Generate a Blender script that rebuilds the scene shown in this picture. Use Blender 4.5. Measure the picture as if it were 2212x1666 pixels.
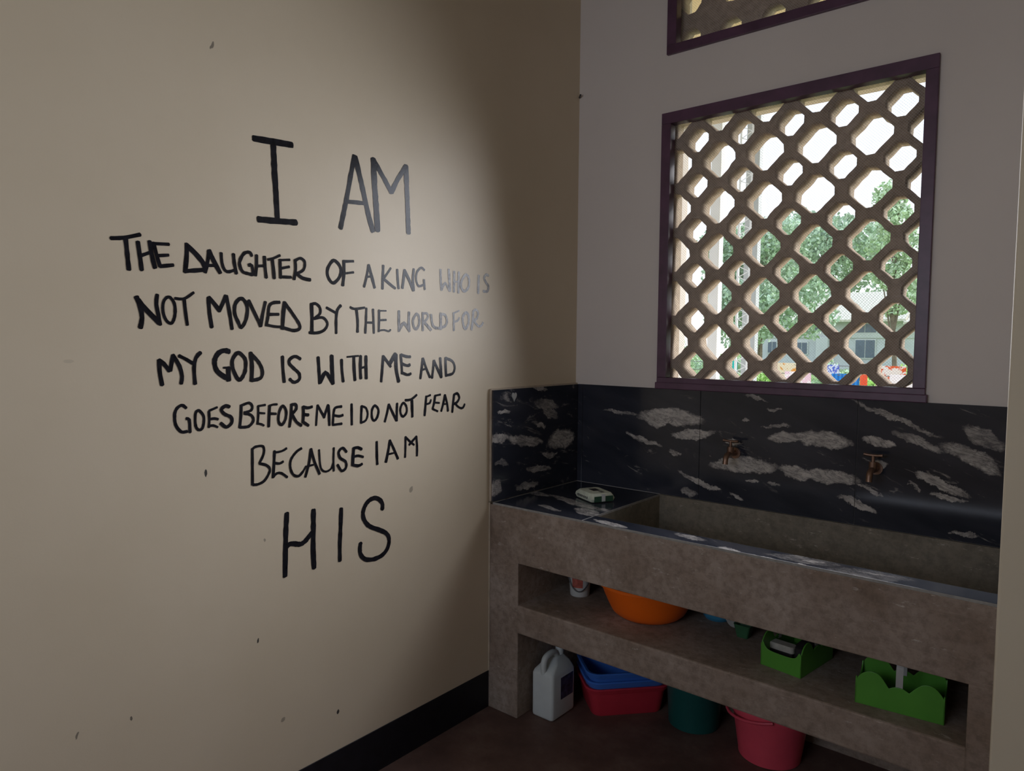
import bpy, bmesh, math, random
from mathutils import Vector, Matrix, Quaternion
R = random.Random(7)
PATCH_BACK = [(0.488,1.195,6.05,-0.5,-0.36,-25.17,1.0),(0.438,1.167,18.19,-4.51,-5.88,-40.53,1.0),(0.26,1.201,10.38,-1.11,-2.51,-95.91,0.6),(0.599,1.13,9.64,1.19,6.97,-39.39,1.0),(0.769,1.113,21.05,-4.69,-10.72,-74.59,1.0),(0.365,1.092,9.61,-4.46,-22.99,-75.01,1.0),(0.518,1.043,30.22,-7.26,-8.54,-70.32,0.8),(0.817,1.027,6.83,-0.17,2.15,-31.66,1.0),(0.631,0.944,9.12,-4.14,-25.11,-78.15,1.0),(0.602,0.887,27.75,-13.03,-16.54,-51.32,0.7),(0.789,0.894,22.57,-10.85,-35.5,-95.02,0.7),(0.985,1.152,11.44,0.95,6.4,-43.15,1.0),(1.099,1.158,8.14,-0.54,-0.41,-27.49,1.0),(1.314,1.167,15.86,-3.68,-14.06,-59.09,0.8),(1.009,1.025,15.33,-2.6,-3.68,-39.58,1.0),(1.131,1.027,8.26,-0.8,-0.73,-36.03,1.0),(1.275,0.999,17.21,-4.39,-25.78,-115.22,0.8),(1.23,0.94,11.93,-3.54,-15.93,-62.27,1.0),(1.492,1.047,10.33,-3.25,-19.54,-54.07,0.9),(1.512,1.007,19.25,-3.23,-12.87,-89.37,0.9),(1.582,1.145,8.8,-2.8,-11.93,-29.1,0.75),(1.425,1.187,10.9,-3.39,-18.16,-49.33,0.6),(1.613,1.208,11.8,-4.52,-15.92,-30.02,0.55),(1.347,1.26,5.91,-1.88,-36.42,-97.04,0.6),(1.567,0.883,21.46,-4.32,-17.81,-104.06,0.7),(1.308,1.083,28.19,-3.38,-3.75,-50.16,0.8),(0.865,1.3,18.77,-7.72,-48.7,-127.32,0.7),(0.93,1.258,26.22,-1.27,-1.72,-139.47,0.7),(1.415,1.034,37.54,-15.75,-67.77,-139.28,0.8),(0.825,1.206,51.3,5.86,21.77,-135.12,0.8),(0.939,1.195,18.21,1.06,12.42,-111.42,0.7),(0.855,0.975,30.69,4.04,31.33,-134.35,0.8),(0.938,0.979,36.07,-4.71,-4.71,-136.83,0.7)]
PATCH_LEFT = [(-0.567,1.113,15.8,6.34,3.36,-46.13,1.0),(-0.391,1.095,7.36,-0.93,-5.65,-35.78,0.9),(-0.137,1.073,8.5,6.39,3.07,-17.72,0.9),(-0.588,0.91,27.35,-7.32,-7.12,-25.86,0.8),(-0.269,1.238,9.56,-2.67,-5.91,-34.56,0.45),(-0.314,0.959,10.18,1.02,-6.31,-61.16,0.6),(-0.32,1.313,10.67,-2.3,-10.87,-82.33,0.6),(-0.536,1.225,21.4,3.09,-1.65,-104.45,0.8),(-0.284,1.149,19.01,-11.64,-23.7,-77.09,0.8),(-0.395,0.896,11.5,2.64,-4.06,-61.66,0.6),(-0.231,1.016,19.72,-5.6,-15.23,-67.87,0.6),(-0.563,1.012,22.47,-9.44,-22.13,-72.35,0.5),(-0.217,1.195,12.92,-13.16,-19.52,-46.81,0.5)]
PATCH_TOP = [(0.269,-0.388,5.57,3.37,-7.0,-28.31,0.7),(0.393,-0.492,18.28,10.67,-4.27,-22.41,0.7),(0.246,-0.532,16.0,10.45,-8.68,-45.31,0.7),(0.049,-0.354,15.41,10.77,-4.12,-29.74,0.6),(-0.019,-0.086,22.91,16.58,15.44,-17.18,0.5),(0.554,-0.58,14.12,7.65,-6.23,-47.48,1.0),(0.847,-0.55,15.3,6.51,0.57,-36.95,0.6),(1.006,-0.598,25.76,9.27,-0.9,-63.33,1.0),(1.127,-0.613,14.54,4.37,-6.73,-72.46,0.8),(1.251,-0.551,29.12,7.47,9.02,-81.21,1.0),(1.243,-0.613,35.77,8.35,-21.48,-78.2,1.0),(1.426,-0.556,15.7,2.78,6.65,-87.29,1.0),(1.222,-0.553,7.8,2.11,2.72,-22.3,0.35),(1.407,-0.572,7.46,1.45,3.61,-17.88,0.35)]
PATCH_WALL = [(-1.791,1.143,191.23,12.96,-4.62,-85.57,1.0),(-1.75,2.309,201.89,-90.04,-9.0,-73.59,0.7),(-1.642,0.618,245.68,-53.47,-57.4,-115.73,1.0),(-2.003,0.529,268.56,-53.9,-80.82,-131.62,0.8),(-2.128,0.538,263.73,-105.44,-68.46,-78.86,0.7),(-2.121,1.459,72.63,-2.08,-3.07,-181.21,0.15),(-1.033,0.977,102.37,-38.51,-25.86,-71.41,0.5),(-1.615,0.917,219.49,-3.53,-38.31,-178.19,0.5),(-1.358,0.282,162.32,-38.24,-58.18,-103.37,1.0),(-1.561,0.341,73.29,-110.41,-77.1,-64.03,0.5)]
WORDS = [
('I', '18.7:1631,2088 1506,2096|18.7:1569,2090 1566,2001 1564,1973 1559,1872|18.2:1621,1861 1570,1863 1495,1868'),
('AM', '18:1276,2110 1292,2042 1309,1965 1333,1872|20.3:1273,2108 1251,2037 1234,1977 1218,1922 1202,1879|13.7:1303,1960 1233,1965|22.9:1199,2115 1194,2032 1187,1957 1182,1883|18.6:1197,2113 1158,2066 1121,2020|17.6:1121,2020 1093,2068 1055,2120|21.5:1055,2120 1051,2041 1047,1962 1044,1892'),
('THE', '10.3:2019,1761 2000,1763 1979,1768 1950,1778|11.2:1985,1765 1982,1725 1979,1687|11.1:1956,1759 1952,1726 1948,1689|11.4:1927,1763 1923,1731 1915,1697|8.5:1949,1725 1925,1736|10.1:1917,1761 1911,1732 1902,1702|9:1916,1759 1878,1761|8.5:1906,1729 1880,1733|10:1902,1702 1868,1708'),
('DAUGHTER', '12.5:1831,1767 1831,1735 1837,1693|14:1831,1764 1808,1745 1787,1723 1781,1708|11.9:1838,1695 1812,1698 1782,1703|10.7:1770,1756 1773,1727 1782,1696|12.7:1770,1756 1757,1729 1739,1698|9:1775,1715 1754,1717|9:1735,1753 1734,1725 1726,1704 1712,1702 1694,1710|10.7:1699,1753 1697,1729 1691,1700|c9.8:1643,1754 1649,1763 1666,1759 1679,1738 1680,1722 1671,1706 1653,1702 1642,1700|9.8:1639,1699 1642,1731 1653,1726|10.4:1628,1757 1628,1726 1632,1699|10.7:1603,1755 1602,1729 1598,1695|8.9:1628,1726 1602,1729|7.8:1592,1748 1575,1752 1552,1764|11:1578,1752 1574,1722 1572,1695|10.4:1552,1751 1551,1698|7.4:1552,1750 1519,1754|8:1549,1726 1521,1733|8.7:1551,1701 1515,1702|10:1501,1755 1498,1729 1505,1697|c8.7:1501,1753 1482,1762 1467,1752 1472,1728 1496,1714|10.7:1494,1714 1477,1701 1448,1699'),
('OF', 'o11.2:1360,1767 1383,1739 1382,1713 1363,1695 1338,1716 1334,1746|12.2:1321,1769 1320,1729 1326,1690|9.4:1321,1767 1283,1771|8.2:1318,1729 1283,1735'),
('A', '9.6:1221,1764 1229,1724 1240,1691|11.7:1221,1764 1207,1726 1196,1691|7.3:1231,1724 1211,1727'),
('KING', '10.4:1158,1768 1162,1689|8.5:1125,1762 1142,1740 1158,1723|10:1156,1723 1128,1706 1105,1694|10.9:1096,1759 1094,1724 1090,1695|11.7:1063,1760 1067,1726 1073,1697|11.8:1063,1760 1039,1725 1022,1692|11.3:1019,1767 1024,1729 1019,1692|c8.5:968,1768 984,1775 1004,1757 1008,1731 995,1709 968,1717|10:970,1733 966,1699'),
('WHO', '11.4:887,1776 886,1743 882,1702|10.6:882,1702 863,1734 839,1701|11.7:844,1780 837,1701|11.9:815,1775 816,1699|12:790,1774 792,1697|6.3:816,1734 790,1741|o10.9:752,1768 774,1744 777,1719 759,1704 736,1722 734,1754'),
('IS', '12.8:678,1770 681,1702|c11:622,1774 635,1777 646,1763 635,1746 621,1732 627,1712 651,1711'),
('NOT', '12.7:1963,1620 1953,1593 1949,1567 1955,1542|13.4:1959,1612 1939,1587 1907,1555|10.1:1911,1628 1915,1604 1909,1575 1905,1551|o8.5:1881,1624 1895,1611 1897,1584 1889,1562 1876,1555 1867,1574 1867,1606|8.1:1865,1621 1843,1619 1829,1628 1815,1639|9.8:1841,1618 1838,1584 1834,1552'),
('MOVED', '11.3:1774,1627 1772,1586 1766,1547|12.5:1773,1628 1758,1613 1743,1593|12.1:1743,1593 1723,1635|11.3:1722,1635 1713,1589 1707,1543|o10.8:1680,1630 1696,1613 1698,1587 1688,1563 1679,1548 1665,1568 1659,1600 1666,1622|10.9:1655,1625 1637,1591 1618,1553|10.3:1602,1624 1611,1590 1618,1553|c10.1:1555,1625 1578,1622 1590,1611 1594,1583 1600,1555|9.6:1589,1588 1559,1589|8.7:1599,1557 1574,1552 1554,1552|12.7:1538,1626 1543,1595 1547,1546|c10.7:1537,1623 1512,1593 1489,1562 1489,1547 1510,1542 1545,1550'),
('BY', '12.7:1444,1625 1443,1581 1444,1537|c9.5:1447,1622 1430,1627 1414,1615 1414,1596 1435,1580|c9.3:1435,1580 1403,1584 1386,1566 1397,1546 1423,1536 1453,1536|8.3:1389,1616 1354,1601|10.4:1334,1625 1349,1612 1353,1584 1353,1536'),
('THE', '8.3:1297,1621 1283,1615 1238,1622|10.8:1272,1615 1267,1578 1268,1541|9.5:1231,1620 1233,1576 1236,1538|9:1203,1618 1201,1576 1200,1538|8.2:1231,1573 1201,1573|9.1:1177,1616 1177,1580 1179,1544|5.4:1177,1614 1146,1615|7.2:1177,1582 1146,1584|6.4:1179,1546 1154,1551 1134,1543 1127,1551'),
('WORLD', '11.3:1089,1616 1089,1579 1089,1546|12.7:1089,1549 1066,1580 1040,1548|11.6:1042,1613 1044,1580 1040,1548|o10.2:1008,1608 1023,1587 1019,1562 1006,1556 993,1575 996,1601|11.2:976,1614 976,1551|c8.7:976,1611 957,1613 950,1602 961,1587 974,1582|11.4:970,1582 935,1553|10.9:935,1609 928,1566 906,1560|12.7:886,1615 885,1557|c10.1:886,1612 863,1610 853,1589 863,1569 899,1560'),
('FOR', '10.4:818,1619 816,1553|6.2:818,1618 787,1629|8.6:816,1586 794,1589 787,1602|o11.7:751,1623 768,1604 763,1571 751,1561 736,1582 736,1612|11.9:709,1630 711,1592 718,1558|c10:709,1630 694,1636 681,1624 688,1603 706,1594|9.2:704,1593 683,1571 663,1571 652,1587'),
('MY', '11.8:1910,1458 1910,1430 1904,1393|11.2:1910,1458 1899,1450 1884,1429|11.2:1882,1430 1874,1470|11.5:1874,1470 1856,1442 1850,1412 1854,1395|9.7:1858,1469 1837,1458 1821,1448|10.8:1799,1477 1814,1464 1819,1434 1816,1392'),
('GOD', 'c14.6:1716,1479 1733,1482 1750,1473 1760,1452 1753,1425 1727,1405|15.3:1720,1433 1720,1398|6.3:1734,1434 1716,1434|o11.4:1692,1475 1708,1453 1704,1424 1688,1398 1671,1418 1667,1450 1676,1467|12.9:1651,1475 1647,1437 1650,1394|c11.1:1651,1473 1626,1447 1615,1421 1621,1401 1648,1395'),
('IS', '11:1548,1463 1547,1425 1543,1386|c10.6:1486,1455 1504,1463 1522,1455 1525,1442 1509,1426 1491,1410 1491,1392 1509,1384 1524,1394'),
('WITH', '11.7:1422,1459 1419,1416 1417,1377|13.9:1416,1380 1395,1416 1367,1375|14.8:1371,1463 1370,1415 1367,1375|11:1333,1450 1332,1414 1327,1379|6.4:1311,1459 1265,1462|12.1:1284,1459 1283,1418 1280,1382|12.3:1256,1461 1258,1421 1256,1387|12.5:1234,1460 1234,1420 1233,1386|7.8:1256,1421 1234,1426'),
('ME', '11.6:1160,1460 1164,1418 1169,1373|11.2:1160,1459 1145,1444 1127,1423|16.2:1131,1433 1105,1466|15.1:1103,1464 1103,1414 1091,1370|10.5:1081,1464 1077,1432 1075,1397|10.7:1079,1464 1054,1456 1036,1456|11:1075,1432 1050,1423 1038,1428|10.5:1075,1401 1050,1390 1034,1396'),
('AND', '11.2:976,1449 981,1414 988,1377|11.5:976,1449 959,1413 941,1380|7.3:981,1407 957,1413|11.6:921,1440 924,1409 930,1377|12.4:921,1440 903,1412 883,1378|12.7:888,1449 885,1415 882,1378|12:860,1450 860,1417 857,1382|c10.3:860,1449 825,1437 811,1413 822,1390 855,1384'),
('GOES', 'c8.9:1842,1328 1853,1336 1866,1329 1873,1313 1871,1285 1857,1265 1841,1264|9:1842,1299 1833,1298 1833,1261|o8:1808,1319 1817,1309 1817,1278 1808,1265 1797,1272 1794,1301|7.8:1779,1314 1778,1291 1780,1270|6.9:1778,1316 1766,1320 1755,1324|7.6:1777,1292 1764,1294 1753,1290|7.1:1780,1273 1767,1275 1755,1268|c10.4:1719,1323 1731,1326 1743,1316 1733,1303 1715,1293 1713,1277 1729,1266 1745,1278'),
('BEFORE', '9.3:1683,1325 1684,1295 1689,1261|c8.2:1683,1324 1659,1330 1649,1320 1653,1308 1674,1303|c9:1674,1301 1653,1294 1646,1278 1661,1262 1689,1262|7.7:1630,1319 1630,1290 1633,1266|6.7:1630,1319 1607,1321|6.6:1629,1299 1609,1296|7.1:1633,1268 1620,1265 1613,1260|9.9:1593,1318 1595,1288 1597,1256|6.9:1594,1317 1582,1321 1568,1320|7.6:1592,1294 1572,1292|o9:1550,1314 1562,1294 1564,1269 1554,1257 1541,1272 1538,1299|9.4:1519,1317 1521,1282 1527,1249|c10:1521,1315 1505,1316 1503,1302 1516,1289 1521,1284|9.6:1516,1284 1503,1260 1485,1249|10.2:1478,1307 1477,1283 1480,1258|9.5:1478,1307 1462,1301 1446,1305|10.3:1476,1283 1460,1280|9.5:1480,1260 1460,1247'),
('ME', '7.8:1426,1308 1429,1280 1432,1245|8.9:1426,1308 1412,1286 1401,1267|9.7:1403,1268 1386,1306|9.7:1385,1304 1383,1276 1382,1241|c8.9:1334,1298 1357,1296 1365,1282 1369,1241|8.5:1362,1271 1343,1266 1329,1270|8.4:1369,1241 1334,1242'),
('I', '9.8:1294,1303 1294,1270 1294,1235'),
('DO', '10.1:1253,1294 1255,1267 1256,1238|c8.1:1253,1294 1235,1286 1228,1265 1236,1245 1256,1238|o9.3:1197,1292 1210,1276 1209,1250 1199,1241 1186,1254 1182,1277'),
('NOT', '10.1:1136,1292 1144,1261 1154,1233|10.6:1136,1292 1117,1259 1102,1233|10.4:1098,1293 1100,1263 1100,1232|o9.3:1070,1293 1083,1275 1081,1254 1069,1245 1054,1260 1056,1281|9.8:1060,1302 1033,1301 1006,1318|12.2:1029,1300 1028,1271 1027,1241'),
('FEAR', '11.3:959,1310 963,1275 967,1241|7.5:961,1308 937,1314|8.6:956,1282 941,1283 935,1296|10.8:914,1310 919,1283 927,1262|8:916,1310 886,1313|7.3:916,1285 892,1282|8:927,1262 900,1251|11:863,1310 871,1280 882,1251|10.8:863,1310 851,1279 847,1249|6.3:871,1276 851,1276|11.5:814,1309 820,1274 824,1243|c10.3:814,1309 796,1312 786,1295 798,1279 816,1273|8.9:808,1274 785,1255 764,1253 756,1269'),
('BECAUSE', '9.1:1651,1195 1651,1153 1652,1089|c8.1:1651,1193 1640,1200 1616,1198 1615,1175 1629,1150|c8.4:1629,1149 1605,1140 1595,1123 1613,1096 1635,1088 1650,1089|9.6:1579,1180 1581,1144 1585,1101|7.2:1579,1176 1554,1176 1538,1184|8.1:1578,1144 1562,1139 1550,1145|8.1:1584,1103 1573,1113 1557,1112 1537,1095|c8.6:1486,1178 1504,1169 1523,1148 1526,1123 1516,1100 1497,1093 1481,1105|6.6:1481,1105 1470,1120|9.5:1452,1172 1459,1128 1473,1087|10:1452,1172 1440,1130 1421,1089|6.8:1467,1119 1444,1121|c7:1422,1166 1419,1123 1413,1102 1397,1093 1377,1100 1368,1119|7.6:1366,1166 1368,1128 1367,1091|c9.3:1316,1147 1332,1162 1347,1150 1341,1130 1320,1115 1319,1095 1336,1087 1352,1109|12.4:1287,1156 1290,1129 1292,1101|9.7:1288,1156 1271,1158 1254,1149|8.7:1284,1128 1268,1130 1248,1122|10:1295,1102 1268,1093 1253,1099'),
('I', '11.1:1190,1167 1190,1132 1188,1089'),
('AM', '11.7:1131,1166 1140,1126 1150,1092|10.6:1131,1165 1114,1134 1095,1097|7.1:1140,1118 1111,1120|9.3:1060,1171 1060,1133 1062,1098|8.7:1060,1171 1040,1153 1019,1138|9.3:1042,1141 1008,1167|10.2:1008,1167 1004,1130 1005,1097'),
('HIS', '17:1540,983 1544,933 1546,875 1549,790|18.1:1445,976 1446,913 1448,853 1445,791|c16.2:1545,877 1533,886 1517,884 1495,878 1479,882 1463,895 1449,906|15.5:1339,962 1342,902 1346,840 1346,790|c16.1:1167,929 1166,947 1178,964 1200,974 1227,968 1246,946 1250,921 1238,895 1214,875 1176,857 1148,839 1137,817 1143,789 1165,769 1201,762 1239,769 1260,789 1264,812 1261,830'),
]
for o in list(bpy.data.objects): bpy.data.objects.remove(o)
SC = bpy.context.scene
COL = SC.collection
PI = math.pi
# ------------------------------------------------------------------ camera
cam_d = bpy.data.cameras.new('camera'); cam = bpy.data.objects.new('camera', cam_d); COL.objects.link(cam)
cam_d.sensor_fit = 'HORIZONTAL'; cam_d.sensor_width = 36.0
cam_d.lens = 36.0 * 1524.2 / 2212.0
cam_d.clip_start = .02; cam_d.clip_end = 300
_y, _t, _r = 0.6949, -0.0630, 0.0074
_f = Vector((-math.sin(_y)*math.cos(_t), math.cos(_y)*math.cos(_t), math.sin(_t)))
_x = Vector((math.cos(_y), math.sin(_y), 0)); _u = _x.cross(_f)
_x2 = math.cos(_r)*_x + math.sin(_r)*_u; _u2 = -math.sin(_r)*_x + math.cos(_r)*_u
cam.matrix_world = Matrix(((_x2.x, _u2.x, -_f.x, 1.8899), (_x2.y, _u2.y, -_f.y, -2.7358), (_x2.z, _u2.z, -_f.z, 1.5148), (0, 0, 0, 1)))
SC.camera = cam
# ------------------------------------------------------------------ light and exposure
SC.view_settings.view_transform = 'Standard'; SC.view_settings.look = 'None'
SC.view_settings.exposure = 0.0; SC.view_settings.gamma = 1.0
SC.view_settings.use_curve_mapping = False
SC.cycles.use_denoising = True
SC.cycles.max_bounces = 10; SC.cycles.diffuse_bounces = 6; SC.cycles.transparent_max_bounces = 24
SC.cycles.sample_clamp_indirect = 6.0
W = bpy.data.worlds.new('overcast_sky'); SC.world = W; W.use_nodes = True
wn = W.node_tree; bg = wn.nodes['Background']
tc = wn.nodes.new('ShaderNodeTexCoord'); sx = wn.nodes.new('ShaderNodeSeparateXYZ'); rp = wn.nodes.new('ShaderNodeValToRGB')
wn.links.new(tc.outputs['Generated'], sx.inputs[0]); wn.links.new(sx.outputs['Z'], rp.inputs['Fac']); wn.links.new(rp.outputs['Color'], bg.inputs['Color'])
rp.color_ramp.elements[0].position = 0.0; rp.color_ramp.elements[0].color = (.95, .97, 1, 1)
rp.color_ramp.elements[1].position = .6; rp.color_ramp.elements[1].color = (.62, .78, 1, 1)
bg.inputs['Strength'].default_value = 1.7
sun_d = bpy.data.lights.new('hazy_sun', 'SUN'); sun = bpy.data.objects.new('hazy_sun', sun_d); COL.objects.link(sun)
sun_d.energy = 5.0; sun_d.angle = math.radians(46); sun_d.color = (1, .97, .95)
sun.rotation_euler = Vector((-.90, -1.0, -.66)).to_track_quat('-Z', 'Y').to_euler(); sun.location = (6, 8, 6)
def area(name, loc, d, sx_, sy_, e, c):
    l = bpy.data.lights.new(name, 'AREA'); l.shape = 'RECTANGLE'; l.size = sx_; l.size_y = sy_; l.energy = e; l.color = c
    o = bpy.data.objects.new(name, l); COL.objects.link(o); o.location = loc
    o.rotation_euler = Vector(d).to_track_quat('-Z', 'Z').to_euler(); return o
# daylight entering through the latticed window (the block cells let through a cone of light),
# plus two added fill lamps in made-up openings of unseen side and rear walls
wl = area('daylight_latticed_window', (.935, -.14, 1.90), (0, -math.cos(.24), -math.sin(.24)), .90, 1.02, 16, (.92, .96, 1.07)); wl.data.spread = math.radians(118)
area('fill_light_right', (3.72, -2.35, 1.85), (-1, 0, 0), .9, .5, 0.9, (1, .70, .36))
area('fill_light_rear', (.95, -4.32, 1.9), (0, 1, 0), 1.4, .9, 15, (.76, .83, 1))

# ------------------------------------------------------------------ materials
class NT:
    def __init__(s, name):
        s.m = bpy.data.materials.new(name); s.m.use_nodes = True; s.t = s.m.node_tree
        s.b = s.t.nodes['Principled BSDF']; s.out = s.t.nodes['Material Output']
    def n(s, typ, **k):
        x = s.t.nodes.new(typ)
        for a, v in k.items(): setattr(x, a, v)
        return x
    def l(s, a, b): s.t.links.new(a, b)
    def math(s, op, a, b=None, clamp=False):
        x = s.n('ShaderNodeMath', operation=op, use_clamp=clamp)
        for i, v in enumerate((a, b)):
            if v is None: continue
            if isinstance(v, (int, float)): x.inputs[i].default_value = v
            else: s.l(v, x.inputs[i])
        return x.outputs[0]
    def pos(s):
        return s.n('ShaderNodeNewGeometry').outputs['Position']
    def noise(s, vec, scale, detail=4, rough=.55, dist=0.0):
        x = s.n('ShaderNodeTexNoise'); x.inputs['Scale'].default_value = scale; x.inputs['Detail'].default_value = detail
        x.inputs['Roughness'].default_value = rough; x.inputs['Distortion'].default_value = dist
        s.l(vec, x.inputs['Vector']); return x.outputs['Fac']
    def map(s, vec, scale=(1, 1, 1), rot=(0, 0, 0), loc=(0, 0, 0)):
        x = s.n('ShaderNodeMapping'); x.inputs['Scale'].default_value = scale; x.inputs['Rotation'].default_value = rot; x.inputs['Location'].default_value = loc
        s.l(vec, x.inputs['Vector']); return x.outputs[0]
    def ramp(s, f, *stops):
        x = s.n('ShaderNodeValToRGB'); cr = x.color_ramp
        while len(cr.elements) < len(stops): cr.elements.new(.5)
        for e, (p, c) in zip(cr.elements, stops):
            e.position = p; e.color = (c, c, c, 1) if isinstance(c, (int, float)) else (*c, 1)
        s.l(f, x.inputs['Fac']); return x.outputs['Color']
    def mix(s, f, a, b):
        x = s.n('ShaderNodeMix', data_type='RGBA')
        for i, v in ((0, f), (6, a), (7, b)):
            if isinstance(v, tuple): x.inputs[i].default_value = (*v, 1)
            elif isinstance(v, (int, float)): x.inputs[i].default_value = v
            else: s.l(v, x.inputs[i])
        return x.outputs[2]
    def bump(s, h, strength=.3, dist=.01):
        x = s.n('ShaderNodeBump'); x.inputs['Strength'].default_value = strength; x.inputs['Distance'].default_value = dist
        s.l(h, x.inputs['Height']); s.l(x.outputs[0], s.b.inputs['Normal'])
    def base(s, c):
        if isinstance(c, tuple): s.b.inputs['Base Color'].default_value = (*c, 1)
        else: s.l(c, s.b.inputs['Base Color'])
    def pr(s, rough=.5, spec=.5, **k):
        s.b.inputs['Roughness'].default_value = rough; s.b.inputs['Specular IOR Level'].default_value = spec
        for a, v in k.items(): s.b.inputs[a].default_value = v

def plain(name, c, rough=.5, spec=.5, var=.12, scale=30, bump=0.0, bdist=.002, **k):
    a = NT(name); p = a.pos(); f = a.noise(p, scale)
    c2 = tuple(min(1, x*(1+var)) for x in c); c1 = tuple(x*(1-var) for x in c)
    a.base(a.ramp(f, (.3, c1), (.7, c2))); a.pr(rough, spec, **k)
    if bump: a.bump(a.noise(p, scale*3), bump, bdist)
    return a.m

def ellipse_field(a, patches, i, j, warp=.05, wscale=14, big=0.0):
    """Largest of the patch fields (1 at a patch's middle, 0 at its rim), the rim broken up by noise."""
    p = a.pos(); sep = a.n('ShaderNodeSeparateXYZ'); a.l(p, sep.inputs[0])
    U, V = sep.outputs[i], sep.outputs[j]
    n1 = a.math('SUBTRACT', a.noise(p, wscale, 6, .7), .5); n2 = a.math('SUBTRACT', a.noise(a.map(p, loc=(3.1, 1.7, 5.3)), wscale, 6, .7), .5)
    U = a.math('ADD', U, a.math('MULTIPLY', n1, warp)); V = a.math('ADD', V, a.math('MULTIPLY', n2, warp*.6))
    if big:
        n3 = a.math('SUBTRACT', a.noise(a.map(p, loc=(9.1, 4.7, 2.3)), 5.0, 3, .5), .5); n4 = a.math('SUBTRACT', a.noise(a.map(p, loc=(1.1, 8.7, 7.3)), 6.0, 3, .5), .5)
        U = a.math('ADD', U, a.math('MULTIPLY', n3, big)); V = a.math('ADD', V, a.math('MULTIPLY', n4, big*.55))
    best = None
    for cx, cy, m00, m01, m10, m11, g in patches:
        du = a.math('SUBTRACT', U, cx); dv = a.math('SUBTRACT', V, cy)
        u = a.math('ADD', a.math('MULTIPLY', du, m00), a.math('MULTIPLY', dv, m01))
        v = a.math('ADD', a.math('MULTIPLY', du, m10), a.math('MULTIPLY', dv, m11))
        r2 = a.math('ADD', a.math('MULTIPLY', a.math('POWER', a.math('ABSOLUTE', u), 1.45), 1.0), a.math('MULTIPLY', v, v))
        f = a.math('MULTIPLY', a.math('SUBTRACT', 1.0, r2), 2.6, True)
        f = a.math('MULTIPLY', f, g)
        best = f if best is None else a.math('MAXIMUM', best, f)
    return p, best

def marble(name, patches, i, j, flake=.60, ang=.35):
    a = NT(name); p, best = ellipse_field(a, patches, i, j, .075, 20, .09)
    rot = [0, 0, 0]; k = 3-i-j; rot[k] = ang if k != 1 else -ang
    st = [1.0, 1.0, 1.0]; st[i] = .26
    q2 = a.map(a.map(p, (1, 1, 1), tuple(rot)), tuple(st))
    fl = a.noise(q2, 26, 7, .72, .9)
    flk = a.math('MULTIPLY', a.math('MULTIPLY', a.math('SUBTRACT', fl, flake), 10.0, True), a.ramp(a.noise(p, 3.6, 3), (.42, 0.0), (.62, .72)))
    grain = a.noise(a.map(p, (.55, .55, .8)), 130, 9, .8); mott = a.noise(a.map(p, (.6, .6, .9)), 26, 7, .7)
    crack = a.ramp(a.noise(q2, 30, 6, .65, 1.6), (.455, 0.0), (.50, 1.0), (.545, 0.0))
    edge = a.math('MULTIPLY', a.math('ADD', best, a.math('MULTIPLY', a.math('SUBTRACT', mott, .5), 1.5)), a.math('MULTIPLY', best, 4.0, True), True)
    pm = a.math('MULTIPLY', edge, a.math('SUBTRACT', 1.0, a.math('MULTIPLY', crack, .6)))
    pm = a.math('MULTIPLY', pm, a.ramp(grain, (.3, .72), (.55, 1.0)))
    mk = a.math('MAXIMUM', pm, flk)
    dark = a.ramp(a.noise(q2, 9, 6), (.35, (.020, .023, .033)), (.7, (.042, .045, .060)))
    white = a.ramp(mott, (.35, (.40, .37, .345)), (.65, (.60, .56, .52)))
    a.base(a.mix(mk, dark, white)); a.pr(.13, .5); return a.m

def wall_paint(name, c1, c2, rough, spec, scuffs=None, rub=.25):
    a = NT(name); p = a.pos()
    col = a.ramp(a.noise(p, 1.3, 5), (.3, c1), (.7, c2))
    fine = a.noise(p, 260, 2); mid = a.noise(p, 9, 5)
    col = a.mix(a.ramp(mid, (.55, 0.0), (.8, .10)), col, tuple(x*.82 for x in c1))
    if scuffs:
        _, f = ellipse_field(a, scuffs, 1, 2, .012, 60)
        col = a.mix(f, col, (.05, .045, .04))
    a.base(col); a.pr(rough, spec)
    h = a.math('ADD', a.math('MULTIPLY', fine, .12), a.math('MULTIPLY', mid, 1.0)); a.bump(h, .18, .004)
    return a.m

def concrete(name, c1, c2, c3, rough=.75):
    a = NT(name); p = a.pos()
    n1 = a.noise(p, 3.2, 6, .6); n2 = a.noise(p, 38, 6, .7); n3 = a.noise(a.map(p, (.35, 1, 6)), 20, 5, .65)
    col = a.ramp(n1, (.32, c1), (.52, c2), (.72, c3))
    col = a.mix(a.ramp(n2, (.36, .48), (.58, 0.0)), col, tuple(x*.5 for x in c1))
    fleck = a.ramp(a.noise(a.map(p, (.5, 1, 1.7)), 30, 7, .78), (.615, 0.0), (.68, .65))
    col = a.mix(fleck, col, (.60, .53, .46))
    col = a.mix(a.ramp(n3, (.58, 0.0), (.75, .35)), col, tuple(min(1, x*1.35) for x in c2))
    a.base(col); a.pr(rough, .3)
    a.bump(a.math('ADD', n2, a.math('MULTIPLY', fleck, .5)), .5, .004); return a.m

def ink(name, cover):
    """Brush paint; cover < 1 leaves streaks of the wall showing through."""
    a = NT(name); p = a.pos()
    blot = a.noise(p, 40, 5, .6)
    col = a.ramp(blot, (.3, (.006, .006, .008)), (.75, (.020, .020, .026)))
    if cover < 1:
        st = a.noise(a.map(p, (1, 1, .22)), 260, 4, .7)
        f = a.math('ADD', a.math('MULTIPLY', st, .9), a.math('MULTIPLY', blot, .35))
        k = .9 - cover*.55
        col = a.mix(a.ramp(f, (k-.12, 0.0), (k+.22, .85)), col, (.33, .31, .29))
    a.base(col); a.pr(.19, .30); a.bump(a.noise(p, 120, 4), .10, .001); return a.m

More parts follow.
